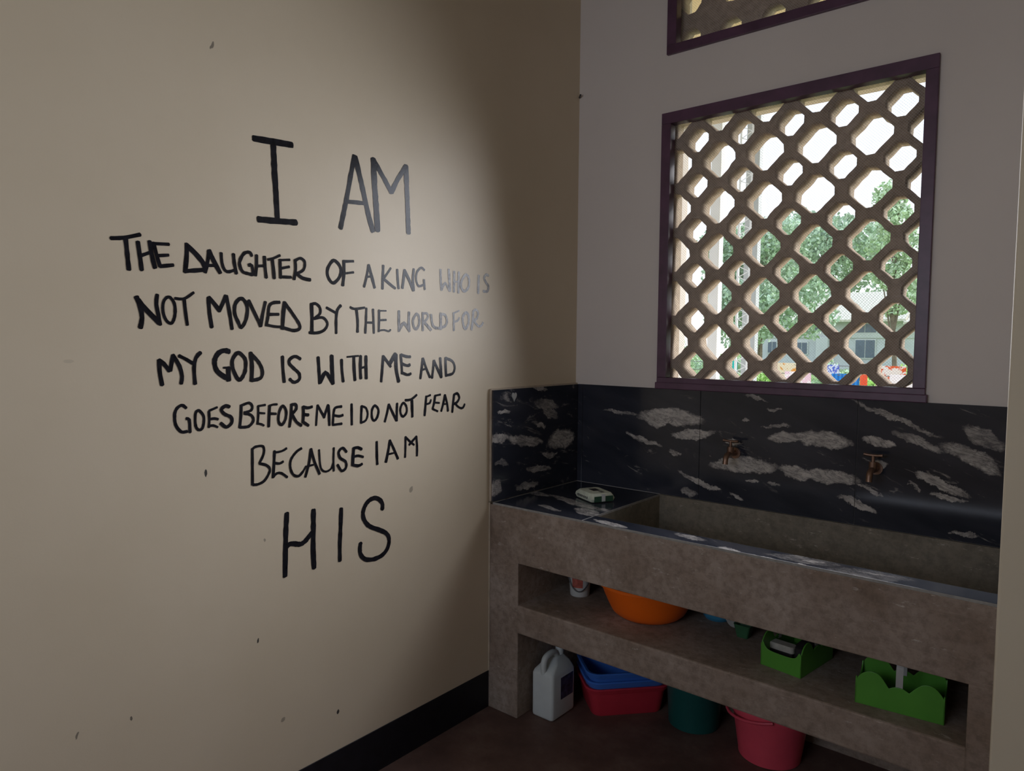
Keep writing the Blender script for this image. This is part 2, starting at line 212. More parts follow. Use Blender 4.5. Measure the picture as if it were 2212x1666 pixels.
M = {}
M['wall'] = wall_paint('cream_wall_paint', (.635, .535, .385), (.695, .595, .445), .46, .42, PATCH_WALL)
M['wall2'] = wall_paint('cream_wall_paint_plain', (.69, .63, .585), (.74, .68, .635), .55, .35)
M['wall_p'] = wall_paint('cream_paint_on_wall_end', (.66, .58, .43), (.71, .63, .48), .55, .35)
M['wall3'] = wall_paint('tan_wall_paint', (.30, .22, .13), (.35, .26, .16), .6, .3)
M['ceil'] = plain('ceiling_boards', (.36, .32, .26), .7, .2, .04, 6)
M['floor'] = None
def _floor():
    a = NT('red_brown_cement_floor'); p = a.pos()
    c = a.ramp(a.noise(p, 5, 6, .65), (.3, (.085, .050, .042)), (.5, (.13, .075, .06)), (.72, (.19, .125, .10)))
    a.base(a.mix(a.ramp(a.noise(p, 60, 5, .7), (.55, 0.0), (.8, .4)), c, (.06, .04, .035))); a.pr(.6, .35)
    a.bump(a.noise(p, 45, 5), .3, .003); return a.m
M['floor'] = _floor()
M['skirt'] = plain('black_skirting_paint', (.010, .010, .014), .45, .4, .3, 20)
M['marb_b'] = marble('black_marble_back', PATCH_BACK, 0, 2)
M['marb_l'] = marble('black_marble_left', PATCH_LEFT, 1, 2, .57, .15)
M['marb_t'] = marble('black_marble_top', PATCH_TOP, 0, 1, .64, .5)
M['grout'] = plain('grey_grout', (.30, .29, .27), .8, .2, .15, 60)
M['conc'] = concrete('raw_concrete', (.235, .17, .125), (.33, .26, .21), (.43, .355, .30))
M['basin'] = concrete('smooth_trough_cement', (.17, .15, .115), (.22, .19, .145), (.26, .225, .175), .55)
M['plaster'] = plain('plaster_edge', (.46, .38, .29), .8, .2, .15, 25, .4)
M['block'] = concrete('cast_cement_block', (.36, .28, .21), (.42, .33, .255), (.49, .40, .32), .85)
M['frame'] = plain('maroon_wood_paint', (.095, .042, .080), .38, .5, .25, 14)
M['ink'] = ink('black_brush_paint', 1); M['ink_thin'] = ink('thin_brush_paint', .62); M['ink_dry'] = ink('dry_brush_paint', .58)
M['brass'] = plain('aged_brass', (.26, .16, .115), .4, .5, .2, 40, Metallic=.8)
M['metal'] = plain('dull_wire', (.20, .20, .20), .4, .5, .1, 40, Metallic=.7)
M['darkwire'] = plain('dark_wire', (.03, .03, .035), .4, .5, .1, 40)
M['white_pl'] = plain('white_plastic', (.62, .64, .62), .4, .45, .05, 12)
M['milky'] = plain('milky_plastic', (.62, .67, .66), .42, .45, .06, 10)
M['orange'] = plain('orange_plastic', (.95, .165, .008), .35, .45, .05, 8)
M['blue_pl'] = plain('blue_plastic', (.06, .20, .68), .35, .45, .08, 10)
M['red_pl'] = plain('dark_red_plastic', (.56, .035, .06), .38, .45, .08, 10)
M['pink_pl'] = plain('rose_red_plastic', (.75, .085, .13), .35, .45, .06, 10)
M['teal_pl'] = plain('deep_teal_plastic', (.008, .085, .078), .4, .4, .08, 10)
M['green_pl'] = plain('bright_green_plastic', (.085, .30, .035), .4, .45, .08, 10)
M['ltblue_pl'] = plain('pale_blue_plastic', (.05, .27, .46), .4, .45, .08, 10)
M['dgreen_pl'] = plain('dull_green_plastic', (.04, .13, .06), .45, .4, .1, 20)
M['grey_pl'] = plain('pale_grey_plastic', (.42, .42, .40), .4, .4, .08, 20)
M['soap'] = plain('pale_bristle', (.45, .42, .36), .6, .3, .15, 60)
M['bristle'] = plain('dark_bristle', (.035, .03, .03), .8, .2, .3, 90)
M['paper'] = plain('newsprint_green_white', (.62, .66, .54), .55, .35, .14, 45, .3)
M['dkgreen'] = plain('dark_green_print', (.03, .085, .05), .5, .35, .2, 30)
M['print'] = plain('dark_print', (.035, .035, .04), .5, .3, .4, 80)
M['printred'] = plain('faded_red_print', (.45, .12, .09), .5, .3, .3, 80)
M['label'] = plain('dark_label_print', (.04, .05, .10), .5, .3, .7, 45)
M['post_w'] = plain('white_post_paint', (.72, .76, .80), .5, .3, .04, 10)
M['post_g'] = plain('grey_steel_post', (.40, .44, .46), .5, .3, .08, 10)
def _mesh():
    a = NT('insect_mesh_wire'); p = a.pos(); sep = a.n('ShaderNodeSeparateXYZ'); a.l(p, sep.inputs[0])
    tr = a.n('ShaderNodeBsdfTransparent'); mx = a.n('ShaderNodeMixShader'); fs = []
    for op in ('ADD', 'SUBTRACT'):
        d = a.math(op, sep.outputs[0], sep.outputs[2]); f = a.math('FRACT', a.math('DIVIDE', a.math('ADD', d, 10.0), .0105))
        fs.append(a.math('LESS_THAN', f, .075))
    a.base((.60, .56, .54)); a.pr(.6, .2)  # wire paled so the mesh veils the bars like glare
    a.l(a.math('MAXIMUM', *fs), mx.inputs[0]); a.l(tr.outputs[0], mx.inputs[1]); a.l(a.b.outputs[0], mx.inputs[2]); a.l(mx.outputs[0], a.out.inputs[0])
    return a.m
M['mesh'] = _mesh()
def leafmat(name, c):
    a = NT(name); i = a.n('ShaderNodeNewGeometry'); f = i.outputs['Random Per Island']
    a.base(a.ramp(f, (0, tuple(x*.7 for x in c)), (1, tuple(min(1, x*1.35) for x in c)))); a.pr(.6, .3)
    a.b.inputs['Subsurface Weight'].default_value = 0
    return a.m
M['leaf1'] = leafmat('leaf_green', (.42, .55, .37)); M['leaf2'] = leafmat('leaf_pale_green', (.50, .63, .41)); M['leaf3'] = leafmat('leaf_bluish_green', (.44, .56, .40))
M['leafy'] = leafmat('leaf_yellow_green', (.52, .72, .26))
M['bark'] = plain('bark', (.18, .14, .10), .9, .2, .3, 12)
def _grass():
    a = NT('grass_ground'); p = a.pos()
    a.base(a.ramp(a.noise(p, 1.2, 6, .65), (.3, (.12, .22, .06)), (.55, (.22, .34, .11)), (.75, (.36, .38, .22)))); a.pr(.9, .1); return a.m
M['grass'] = _grass()
M['apron'] = plain('tan_bounce_strip', (.62, .44, .26), .85, .1, .12, 4)
M['house'] = plain('house_render', (.60, .61, .62), .8, .2, .10, .8)
M['house_w'] = plain('house_white_band', (.62, .63, .62), .8, .2, .06, 1)
def _roof():
    a = NT('corrugated_pale_roof'); p = a.pos(); w = a.n('ShaderNodeTexWave'); w.inputs['Scale'].default_value = 1.1; w.bands_direction = 'X'; a.l(p, w.inputs['Vector'])
    a.base(a.mix(w.outputs['Fac'], (.62, .57, .45), (.72, .67, .55))); a.pr(.7, .2); return a.m
M['roof'] = _roof()
M['glass'] = plain('dark_window_pane', (.10, .14, .19), .15, .5, .15, 2)
M['soffit'] = plain('cream_soffit_boards', (.66, .54, .36), .7, .2, .05, 3)
def cloth(name, c1, c2=None, scale=60, thr=.5, wave=False):
    a = NT(name); p = a.pos()
    if c2 is None: a.base(c1)
    elif wave:
        w = a.n('ShaderNodeTexWave'); w.inputs['Scale'].default_value = scale; w.bands_direction = 'X'; w.inputs['Distortion'].default_value = .6; a.l(p, w.inputs['Vector'])
        a.base(a.mix(a.ramp(w.outputs['Fac'], (.45, 0.0), (.55, 1.0)), c1, c2))
    else: a.base(a.mix(a.ramp(a.noise(p, scale, 2, .5, 1.5), (thr-.02, 0.0), (thr+.02, 1.0)), c1, c2))
    a.pr(.9, .1); return a.m

# ------------------------------------------------------------------ mesh helpers
class MB:
    def __init__(s): s.bm = bmesh.new()
    def box(s, a, b, bev=0.0, seg=2):
        lo = Vector([min(x, y) for x, y in zip(a, b)]); hi = Vector([max(x, y) for x, y in zip(a, b)])
        t = bmesh.new(); bmesh.ops.create_cube(t, size=1)
        for v in t.verts: v.co = Vector([lo[i] + (v.co[i]+.5)*(hi[i]-lo[i]) for i in range(3)])
        if bev: bmesh.ops.bevel(t, geom=t.edges[:], offset=bev, segments=seg, affect='EDGES', profile=.5)
        return s.add(t)
    def add(s, t, mx=None):
        if mx is not None: bmesh.ops.transform(t, matrix=mx, verts=t.verts[:])
        me = bpy.data.meshes.new('tmp'); t.to_mesh(me); t.free(); s.bm.from_mesh(me); bpy.data.meshes.remove(me); return s
    def quad(s, *p):
        s.bm.faces.new([s.bm.verts.new(q) for q in p]); return s
    def lathe(s, prof, c=(0, 0, 0), seg=48):
        rings = []
        for r, z in prof:
            rings.append([s.bm.verts.new((c[0]+r*math.cos(2*PI*i/seg), c[1]+r*math.sin(2*PI*i/seg), c[2]+z)) for i in range(seg)] if r > 1e-6 else [s.bm.verts.new((c[0], c[1], c[2]+z))])
        return s._skin(rings, seg)
    def _skin(s, rings, seg, closed=True):
        for A, B in zip(rings, rings[1:]):
            for i in range(seg if closed else seg-1):
                j = (i+1) % seg
                if len(A) == 1 and len(B) == 1: continue
                if len(A) == 1: s.bm.faces.new((A[0], B[j], B[i]))
                elif len(B) == 1: s.bm.faces.new((A[i], A[j], B[0]))
                else: s.bm.faces.new((A[i], A[j], B[j], B[i]))
        return s
    def loft(s, rings, cap=(True, True)):
        n = len(rings[0]); rr = [[s.bm.verts.new(p) for p in ring] for ring in rings]
        s._skin(rr, n)
        if cap[0]: s.bm.faces.new(rr[0][::-1])
        if cap[1]: s.bm.faces.new(rr[-1])
        return s
    def tube(s, pts, r, seg=10, cap=True):
        pts = [Vector(p) for p in pts]; rings = []; rs = r if isinstance(r, (list, tuple)) else [r]*len(pts)
        up = None
        for i, p in enumerate(pts):
            d = (pts[min(i+1, len(pts)-1)] - pts[max(i-1, 0)]).normalized()
            if up is None: up = d.orthogonal().normalized()
            up = (up - d*up.dot(d)).normalized(); sd = d.cross(up)
            rings.append([s.bm.verts.new(p + (up*math.cos(2*PI*k/seg) + sd*math.sin(2*PI*k/seg))*rs[i]) for k in range(seg)])
        s._skin(rings, seg)
        if cap: s.bm.faces.new(rings[0][::-1]); s.bm.faces.new(rings[-1])
        return s
    def prism(s, poly, fn, t):
        """poly: 2D outline; fn(u, v, w) -> 3D; extruded w from 0 to t."""
        A = [s.bm.verts.new(fn(u, v, 0)) for u, v in poly]; B = [s.bm.verts.new(fn(u, v, t)) for u, v in poly]
        s._skin([A, B], len(poly)); s.bm.faces.new(A[::-1]); s.bm.faces.new(B); return s

def obj(name, mb, mat, parent=None, off=(0, 0, 0), smooth=False, bev=0.0, angle=40):
    bm = mb.bm; bmesh.ops.recalc_face_normals(bm, faces=bm.faces[:])
    me = bpy.data.meshes.new(name); bm.to_mesh(me); bm.free()
    if off != (0, 0, 0): me.transform(Matrix.Translation(-Vector(off)))
    o = bpy.data.objects.new(name, me); COL.objects.link(o); me.materials.append(mat)
    if smooth:
        for p in me.polygons: p.use_smooth = True
        me.set_sharp_from_angle(angle=math.radians(angle))
    if bev:
        b = o.modifiers.new('bevel', 'BEVEL'); b.width = bev; b.segments = 2; b.limit_method = 'ANGLE'
    if parent: o.parent = parent
    return o
def tag(o, label=None, cat=None, group=None, kind=None):
    for k, v in (('label', label), ('category', cat), ('group', group), ('kind', kind)):
        if v: o[k] = v
    return o
def thing(name, label, cat, loc=(0, 0, 0), rz=0.0, group=None, kind=None):
    o = bpy.data.objects.new(name, None); COL.objects.link(o); o.empty_display_size = .05
    o.location = loc; o.rotation_euler = (0, 0, rz); return tag(o, label, cat, group, kind)
def smoothpts(P, closed=False, n=6):
    P = [Vector(p) for p in P]; out = []; N = len(P)
    for i in range(N if closed else N-1):
        g = (lambda k: P[k % N]) if closed else (lambda k: P[max(0, min(N-1, k))])
        a, b, c, d = g(i-1), g(i), g(i+1), g(i+2)
        for k in range(n):
            t = k/n; out.append(.5*((2*b) + (c-a)*t + (2*a-5*b+4*c-d)*t*t + (3*b-a-3*c+d)*t**3))
    if not closed: out.append(P[-1])
    return out
def rrect(cx, cy, z, hx, hy, r, n=5):
    pts = []
    for sx_, sy_, a0 in ((1, 1, 0), (-1, 1, PI/2), (-1, -1, PI), (1, -1, 1.5*PI)):
        for k in range(n+1):
            a = a0 + PI/2*k/n; pts.append((cx + sx_*(hx-r) + r*math.cos(a), cy + sy_*(hy-r) + r*math.sin(a), z))
    return pts
# ------------------------------------------------------------------ room shell
H = 3.35; X1 = 3.7; Y0 = -4.3
def grid_wall(name, mat, us, vs, holes, fn, label):
    mb = MB()
    for i in range(len(us)-1):
        for j in range(len(vs)-1):
            if (i, j) in holes: continue
            a = fn(us[i], vs[j]); b = fn(us[i+1], vs[j+1]); mb.box(a[0], b[1])
    bmesh.ops.remove_doubles(mb.bm, verts=mb.bm.verts[:], dist=1e-5)
    o = obj(name, mb, mat); return tag(o, label, kind='structure')
wall_left = tag(obj('wall_left', MB().box((-.2, Y0-.2, 0), (0, .2, H)), M['wall']), 'cream left wall covered with hand-painted black lettering', kind='structure')
grid_wall('wall_back', M['wall2'], [0, .450, 1.418, 3.9], [0, 1.345, 2.452, 2.728, 3.20, H], {(1, 1), (1, 3)}, lambda u, v: ((u, 0, v), (u, .2, v)), 'cream back wall with two latticed window openings above the sink')
grid_wall('wall_right', M['wall3'], [Y0, -2.8, -1.9, 0], [0, 1.60, 2.10, H], {(1, 1)}, lambda u, v: ((X1, u, v), (X1+.2, u, v)), 'cream right wall of the room with an opening added for fill light')  # opening made up to hold the right fill lamp
grid_wall('wall_rear', M['wall3'], [0, .25, 1.65, 3.9], [0, 1.45, 2.35, H], {(1, 1)}, lambda u, v: ((u, Y0-.2, v), (u, Y0, v)), 'cream rear wall of the room, behind the camera, with an opening added for fill light')  # opening made up to hold the rear fill lamp
tag(obj('wall_partition', MB().box((1.722, -.67, 0), (1.93, 0, H), .006), M['wall_p']), 'cream wall end closing off the right end of the sink', kind='structure')
tag(obj('floor', MB().box((-.2, Y0-.2, -.12), (3.9, .2, 0)), M['floor']), 'dark red-brown cement floor in front of and under the sink', kind='structure')
tag(obj('ceiling', MB().box((-.2, Y0-.2, H), (3.9, .2, H+.12)), M['ceil']), 'white ceiling of the room', kind='structure')
tag(obj('baseboard_left', MB().box((0, Y0, 0), (.004, -.61, .153), .0015), M['skirt']), 'black painted skirting band along the foot of the left wall', kind='structure')

# hand-painted lettering on the left wall: one mesh per word, a part of the wall
def ribbon(mb, pts, w, closed, x0, rnd):
    n = len(pts); L = []; Rr = []
    for i, p in enumerate(pts):
        a = pts[(i-1) % n] if closed else pts[max(i-1, 0)]; b = pts[(i+1) % n] if closed else pts[min(i+1, n-1)]
        d = (b-a)
        if d.length < 1e-9: d = Vector((1, 0))
        d.normalize(); nn = Vector((-d.y, d.x)); ww = w/2*(1 + rnd.uniform(-.09, .09))
        L.append(p + nn*ww); Rr.append(p - nn*ww*(1+rnd.uniform(-.06, .06)))
    def ring(q): return [mb.bm.verts.new((x0+.0003, v.x, v.y)) for v in q]
    A, B = ring(L), ring(Rr)
    for i in range(n if closed else n-1):
        j = (i+1) % n; mb.bm.faces.new((A[i], A[j], B[j], B[i]))
    if not closed:
        for e, k in ((0, -1), (n-1, 1)):
            c = pts[e]; q = pts[1] if e == 0 else pts[n-2]; d = (c-q).normalized(); nn = Vector((-d.y, d.x)); fan = []
            for t in range(1, 6):
                an = PI*t/6; fan.append(mb.bm.verts.new((x0+.0003, *(c + nn*math.cos(an)*w/2 + d*math.sin(an)*w*.30*(1+rnd.uniform(-.2, .2))))))
            s0, s1 = (A[e], B[e]) if k == 1 else (B[e], A[e])
            mb.bm.faces.new([s0]+fan+[s1])
rows = {'I': 'I at the top', }
used = {}
DRY = {'WHO': 'ink_dry', 'IS0': 'ink_dry', 'FOR': 'ink_dry', 'WORLD': 'ink_thin'}
for word, data in WORDS:
    k = used.get(word, 0); used[word] = k+1
    mb = MB(); rnd = random.Random(word+str(k)); lay = 0
    for st in data.split('|'):
        a, b = st.split(':'); fl = ''
        if a[0] in 'co': fl = a[0]; a = a[1:]
        w = float(a)/1000; P = [Vector((-float(q.split(',')[0])/1000, float(q.split(',')[1])/1000)) for q in b.split()]
        if fl: pts = [v for v in smoothpts(P, fl == 'o', 5)]
        else:
            pts = []
            for p, q in zip(P, P[1:]):
                m = max(2, int((q-p).length/.012))
                pts += [p.lerp(q, t/m) for t in range(m)]
            pts.append(P[-1])
            if len(P) > 2: pts = [(pts[max(0, i-1)]+pts[i]*2+pts[min(len(pts)-1, i+1)])/4 if 0 < i < len(pts)-1 else pts[i] for i in range(len(pts))]
        lay += 1; ribbon(mb, pts, w, fl == 'o', .0004 + lay*.00004, rnd)
    key = word+str(k) if word+str(k) in DRY else word
    o = obj('painted_word', mb, M[DRY.get(key, 'ink')], wall_left)
    tone = 'thin grey dry-brushed' if key in DRY else 'black brush-painted'
    o['label'] = f'{tone} word {word} on the left wall'

# nail in the corner
o = MB().tube([(.004, -.006, 2.628), (.022, -.024, 2.632)], .004, 8); tag(obj('nail', o, M['darkwire']), 'small dark nail in the corner between the two walls', 'nail')

# ------------------------------------------------------------------ windows
def octagon(hx, k, jit, rnd, sub=3):
    P = []
    e = k - hx
    base = [(hx, -e), (hx, e), (e, hx), (-e, hx), (-hx, e), (-hx, -e), (-e, -hx), (e, -hx)]
    for i in range(8):
        a = Vector(base[i]); b = Vector(base[(i+1) % 8]); m = sub if (b-a).length > .03 else 1
        for t in range(m):
            q = a.lerp(b, t/m); P.append(Vector((q.x + rnd.uniform(-jit, jit), q.y + rnd.uniform(-jit, jit))))
    return P
def clip(poly, x0, x1, y0, y1):
    for ax, val, sg in ((0, x0, 1), (0, x1, -1), (1, y0, 1), (1, y1, -1)):
        out = []
        for i in range(len(poly)):
            a, b = poly[i-1], poly[i]; da, db = sg*(a[ax]-val), sg*(b[ax]-val)
            if da >= 0 > db or da < 0 <= db: out.append(a.lerp(b, da/(da-db)))
            if db >= 0: out.append(b)
        poly = out
        if len(poly) < 3: return []
    return poly
def lattice(name, rect, clipr, holes, y0, y1, parent, off):
    cu = bpy.data.curves.new('tmp', 'CURVE'); cu.dimensions = '2D'; cu.fill_mode = 'BOTH'; cu.extrude = (y1-y0)/2
    def sp(P):
        s = cu.splines.new('POLY'); s.points.add(len(P)-1); s.use_cyclic_u = True
        for q, p in zip(s.points, P): q.co = (p[0], p[1], 0, 1)
    x0, x1, z0, z1 = rect; sp([(x0, z0), (x1, z0), (x1, z1), (x0, z1)])
    for h in holes:
        h = clip(h, *clipr)
        if len(h) > 2: sp(h)
    t = bpy.data.objects.new('tmp', cu); COL.objects.link(t)
    me = bpy.data.meshes.new_from_object(t.evaluated_get(bpy.context.evaluated_depsgraph_get()))
    bpy.data.objects.remove(t); bpy.data.curves.remove(cu)
    me.transform(Matrix(((1, 0, 0, 0), (0, 0, 1, (y0+y1)/2), (0, 1, 0, 0), (0, 0, 0, 1)))); me.transform(Matrix.Translation(-Vector(off)))
    me.name = name; me.materials.clear(); me.materials.append(M['block'])
    bm = bmesh.new(); bm.from_mesh(me); bmesh.ops.remove_doubles(bm, verts=bm.verts[:], dist=1e-5); bmesh.ops.recalc_face_normals(bm, faces=bm.faces[:]); bm.to_mesh(me); bm.free()
    o = bpy.data.objects.new(name, me); COL.objects.link(o); o.parent = parent; return o
def frame_mb(xo0, xo1, zo0, zo1, xi0, xi1, zi0, zi1):
    mb = MB(); y = -.014
    for a, b in (((xo0, y, zi1), (xo1, .03, zo1)), ((xo0, y, zo0), (xo1, .03, zi0)), ((xo0, y, zi0), (xi0, .03, zi1)), ((xi1, y, zi0), (xo1, .03, zi1))): mb.box(a, b, .002)
    return mb
rnd = random.Random(3); P = .19; Q = .1866
holes = []
for i in range(-1, 6):
    for j in range(-1, 7):
        for big in (0, 1):
            c = Vector((.560 + P*i + big*P/2, 1.4225 + Q*j + big*Q/2))
            pl = octagon(.074, .0885, .0022, rnd, 4) if big else octagon(.052, .0655, .0008, rnd, 3)
            holes.append([c + q for q in pl])
w1 = thing('window_1', 'large window with cast cement lattice of octagonal holes in maroon frame', 'window', (.934, 0, 1.345), kind='structure'); OF = (.934, 0, 1.345)
obj('window_frame', frame_mb(.428, 1.439, 2.425+.046-.05+.05, 2.471, .470, 1.400, 1.362, 2.425) if 0 else frame_mb(.428, 1.439, 1.327, 2.471, .470, 1.400, 1.364, 2.425), M['frame'], w1, OF)
obj('window_ledge', MB().box((.424, -.022, 1.316), (1.446, .0, 1.344), .003), M['frame'], w1, OF)
lattice('cement_lattice', (.42, 1.45, 1.315, 2.48), (.4515, 1.4165, 1.3465, 2.4505), holes, .045, .143, w1, OF)
obj('insect_mesh', MB().quad((.455, .034, 1.35), (1.413, .034, 1.35), (1.413, .034, 2.447), (.455, .034, 2.447)), M['mesh'], w1, OF)
holes = [[Vector((.515 + .172*i, 2.768 + .168*j)) + Vector((q.x, q.y*1.22)) for q in octagon(.045, .064, .0012, rnd, 3)] for i in range(-1, 6) for j in range(0, 3)]
w2 = thing('window_2', 'upper window with cement lattice, cut off by the top of the picture', 'window', (.934, 0, 2.728), kind='structure'); OF = (.934, 0, 2.728)
obj('window_frame', frame_mb(.444, 1.455, 2.707, 3.25, .486, 1.416, 2.745, 3.205), M['frame'], w2, OF)
lattice('cement_lattice', (.42, 1.45, 2.70, 3.23), (.4515, 1.4165, 2.7295, 3.1985), holes, .06, .137, w2, OF)
obj('insect_mesh', MB().quad((.455, .034, 2.73), (1.413, .034, 2.73), (1.413, .034, 3.198), (.455, .034, 3.198)), M['mesh'], w2, OF)

# ------------------------------------------------------------------ tiled splashback and sink unit
sb = thing('tiled_splashback', 'black marble-patterned tiles with white streaks on the wall behind the sink', 'splashback', (0, 0, .86))
O = (0, 0, .86)
obj('plaster_edge', MB().box((.0005, -.612, .861), (.012, -.0005, 1.322), .003), M['plaster'], sb, O)
g = 'tile'
obj(g, MB().box((.012, -.608, .862), (.020, -.004, 1.316), .001), M['marb_l'], sb, O)
obj('grout', MB().box((.012, -.006, .86), (1.720, -.0005, 1.315)), M['grout'], sb, O)
for a, b in ((.0215, .0465), (.0485, .6305), (.6325, 1.2305), (1.2325, 1.722)):
    obj(g, MB().box((a, -.012, .862), (b, -.006, 1.317), .0008), M['marb_b'], sb, O)
h = MB(); hp = []
for k in range(28):
    t = 2*PI*k/28; hp.append((.00105*16*math.sin(t)**3*.9, .0013*(13*math.cos(t)-5*math.cos(2*t)-2*math.cos(3*t)-math.cos(4*t))))
h.prism(hp, lambda u, v, w: (.020+w, -.48+u, 1.285+v), .004)
tag(obj('adhesive_hook', h, M['grey_pl'], None, bev=.001), 'small pale heart-shaped sticker hook on the left splashback tile', 'hook')

su = thing('concrete_sink', 'long raw concrete wash trough with shelf below and marble-tiled rim', 'sink', (0, 0, 0))
b = MB()
b.box((0, -.61, 0), (.156, 0, .852), .004)                     # left pier
b.box((.15, -.61, .634), (1.722, -.525, .852), .004)           # front apron
b.box((.15, -.53, .634), (1.722, 0, .68))                      # trough floor slab
b.box((.15, -.53, .634), (.452, 0, .852))                      # solid under the ledge
b.box((1.665, -.61, 0), (1.722, 0, .64), .004)                 # right pier
b.box((.15, -.012, 0), (1.68, 0, .64))                         # back of the open shelves
obj('body', b, M['conc'], su)
obj('shelf', MB().box((.150, -.612, .352), (1.67, -.006, .466), .006), M['conc'], su)
obj('mortar_edge', MB().box((.0005, -.6135, .155), (.009, -.609, .858), .002), M['plaster'], su)
b = MB()
b.box((.452, -.525, .68), (1.722, -.004, .70)); b.box((.452, -.016, .69), (1.722, -.002, .8595)); b.box((.446, -.525, .69), (.456, -.004, .852)); b.box((.452, -.53, .69), (1.722, -.518, .852))
obj('trough', b, M['basin'], su)
obj('ledge_tile', MB().box((.0245, -.606, .852), (.452, -.016, .860), .0012), M['marb_t'], su)
obj('rim_tile', MB().box((.4565, -.606, .852), (1.722, -.520, .860), .0012), M['marb_t'], su)
obj('joint', MB().box((.018, -.607, .8515), (1.722, -.519, .8594)).box((.018, -.53, .8515), (.455, -.010, .8594)), M['grout'], su)

# taps
def tap(x, z, label):
    t = thing('brass_tap', label, 'tap', (x, -.012, z), 0, 'taps over the trough')
    m = MB(); m.tube([(0, 0, 0), (0, -.006, 0)], .022, 20); m.tube([(0, -.004, 0), (0, -.05, 0)], .011, 14)
    m.tube(smoothpts([(0, -.045, 0), (0, -.072, .002), (0, -.092, -.008), (0, -.098, -.034)], n=5), .0105, 14); m.tube([(0, -.05, 0), (0, -.05, .03)], .013, 14)
    obj('body', m, M['brass'], t, smooth=True)
    hm = MB().tube([(0, -.05, .028), (0, -.05, .052)], .006, 10).tube([(-.030, -.05, .054), (-.012, -.05, .052), (.012, -.05, .052), (.030, -.05, .054)], [.006, .0048, .0048, .006], 10)
    obj('handle', hm, M['brass'], t, smooth=True); return t
tap(.785, 1.075, 'brass tap on the splashback nearer the corner'); tap(1.298, 1.075, 'brass tap on the splashback nearer the right wall end')

# wrapped package on the ledge
def package():
    ang = math.atan2(-.061, .121); t = thing('wrapped_package', 'pale green newsprint-wrapped packet lying on the marble ledge', 'packet', (.298, -.283, .8605), ang)
    a, b2, hh = .073, .056, .036
    rings = []
    for f, z in ((.80, 0), (.95, .004), (1.0, .015), (.95, .026), (.82, hh)):
        rings.append(rrect(0, 0, z, a*f+.004*(f-1), b2*f, .012, 4))
    for rg in rings:
        for i, p in enumerate(rg): rg[i] = (p[0]+R.uniform(-.0015, .0015), p[1]+R.uniform(-.0015, .0015), p[2])
    obj('wrapper', MB().loft(rings), M['paper'], t, smooth=True, angle=35)
    # end fold, printed picture, headline strokes
    e = MB(); e.loft([rrect(0, 0, 0.004, .001, b2*.80, .0008, 2), rrect(0, 0, .027, .001, b2*.78, .0008, 2)]);
    for v in e.bm.verts: v.co.x += a*1.0
    obj('end_fold', e, M['dkgreen'], t)
    obj('tape', MB().box((a-.006, -.010, hh-.004), (a+.0025, .006, hh-.002)).box((a+.0008, -.010, .006), (a+.003, .006, hh-.002)), M['white_pl'], t)
    obj('printed_picture', MB().box((-.035, -.010, hh), (.008, .022, hh+.0006)), M['print'], t)
    ht = MB()
    for x in (.020, .030, .040): ht.box((x, .004, hh), (x+.004, .020, hh+.0006)); ht.box((x-.004, .018, hh), (x+.004, .021, hh+.0006))
    obj('printed_text', ht, M['print'], t); ht = MB()
    for x in (-.045, -.034, -.022, -.010, .004, .016, .030): ht.box((x, -b2*.975, .012), (x+.006, -b2*.99-.001, .021))
    obj('printed_text', ht, M['print'], t)
package()

# ------------------------------------------------------------------ things on the shelf (z = .466)
SH = .4665
def pail():
    t = thing('paint_pail', 'small white pail with red print and black wire bail on the shelf', 'pail', (.272, -.345, SH))
    m = MB(); m.lathe([(0, 0), (.038, 0), (.040, .003), (.0475, .118), (.0495, .120), (.0495, .126), (.046, .126), (.0455, .118), (.038, .006), (0, .006)])
    obj('body', m, M['white_pl'], t, smooth=True)
    lb = MB(); n = 14
    for z0, z1, a0, a1 in ((.040, .078, -1.75, -.70),):
        for i in range(n):
            q = []
            for (k, z) in ((i, z0), (i+1, z0), (i+1, z1), (i, z1)):
                an = a0+(a1-a0)*k/n; r = .040+(.0475-.040)*z/.118+.0006; q.append((r*math.cos(an), r*math.sin(an), z))
            lb.quad(*q)
    obj('printed_label', lb, M['printred'], t)
    bp = []
    for k in range(17):
        an = -2.30+2.5*k/16; z = .100-.072*math.sin(PI*k/16); bp.append(((.0475+.005)*math.cos(an), (.0475+.005)*math.sin(an), z))
    obj('bail', MB().tube(bp, .0022, 8), M['darkwire'], t, smooth=True)
pail()
def basin(name, label, cat, loc, rb, rt, h, mat, lip=.012):
    t = thing(name, label, cat, loc)
    pr = [(0, 0), (rb*.92, 0), (rb, .006)]
    for k in range(1, 9):
        u = k/8; pr.append((rb+(rt-rb)*(u**.75), h*u))
    pr += [(rt+lip, h+.002), (rt+lip, h-.004), (rt+lip-.002, h-.006)]
    inn = [(rt-.003, h)] + [(rb+(rt-rb)*((k/8)**.75)-.003, max(.006, h*k/8)) for k in range(7, 0, -1)] + [(rb-.006, .005), (0, .005)]
    obj('bowl', MB().lathe(pr[:-3] + [(rt+lip*.5, h+.003), (rt+lip, h), (rt+lip, h-.005), (rt+lip-.002, h-.005), (rt+lip-.002, h-.001), (rt, h-.001)][:0] + [(rt, h)] + inn, seg=56), mat, t, smooth=True)
    m = MB(); m.lathe([(rt-.001, h-.002), (rt+lip, h-.003), (rt+lip+.001, h-.009), (rt+lip+.002, h-.009), (rt+lip+.002, h+.001), (rt+lip*.6, h+.004), (rt-.003, h+.001), (rt-.001, h-.002)], seg=56)
    obj('rim', m, mat, t, smooth=True); return t
basin('plastic_basin', 'large orange round plastic basin under the sink apron', 'basin', (.590, -.342, SH), .125, .192, .14, M['orange'])
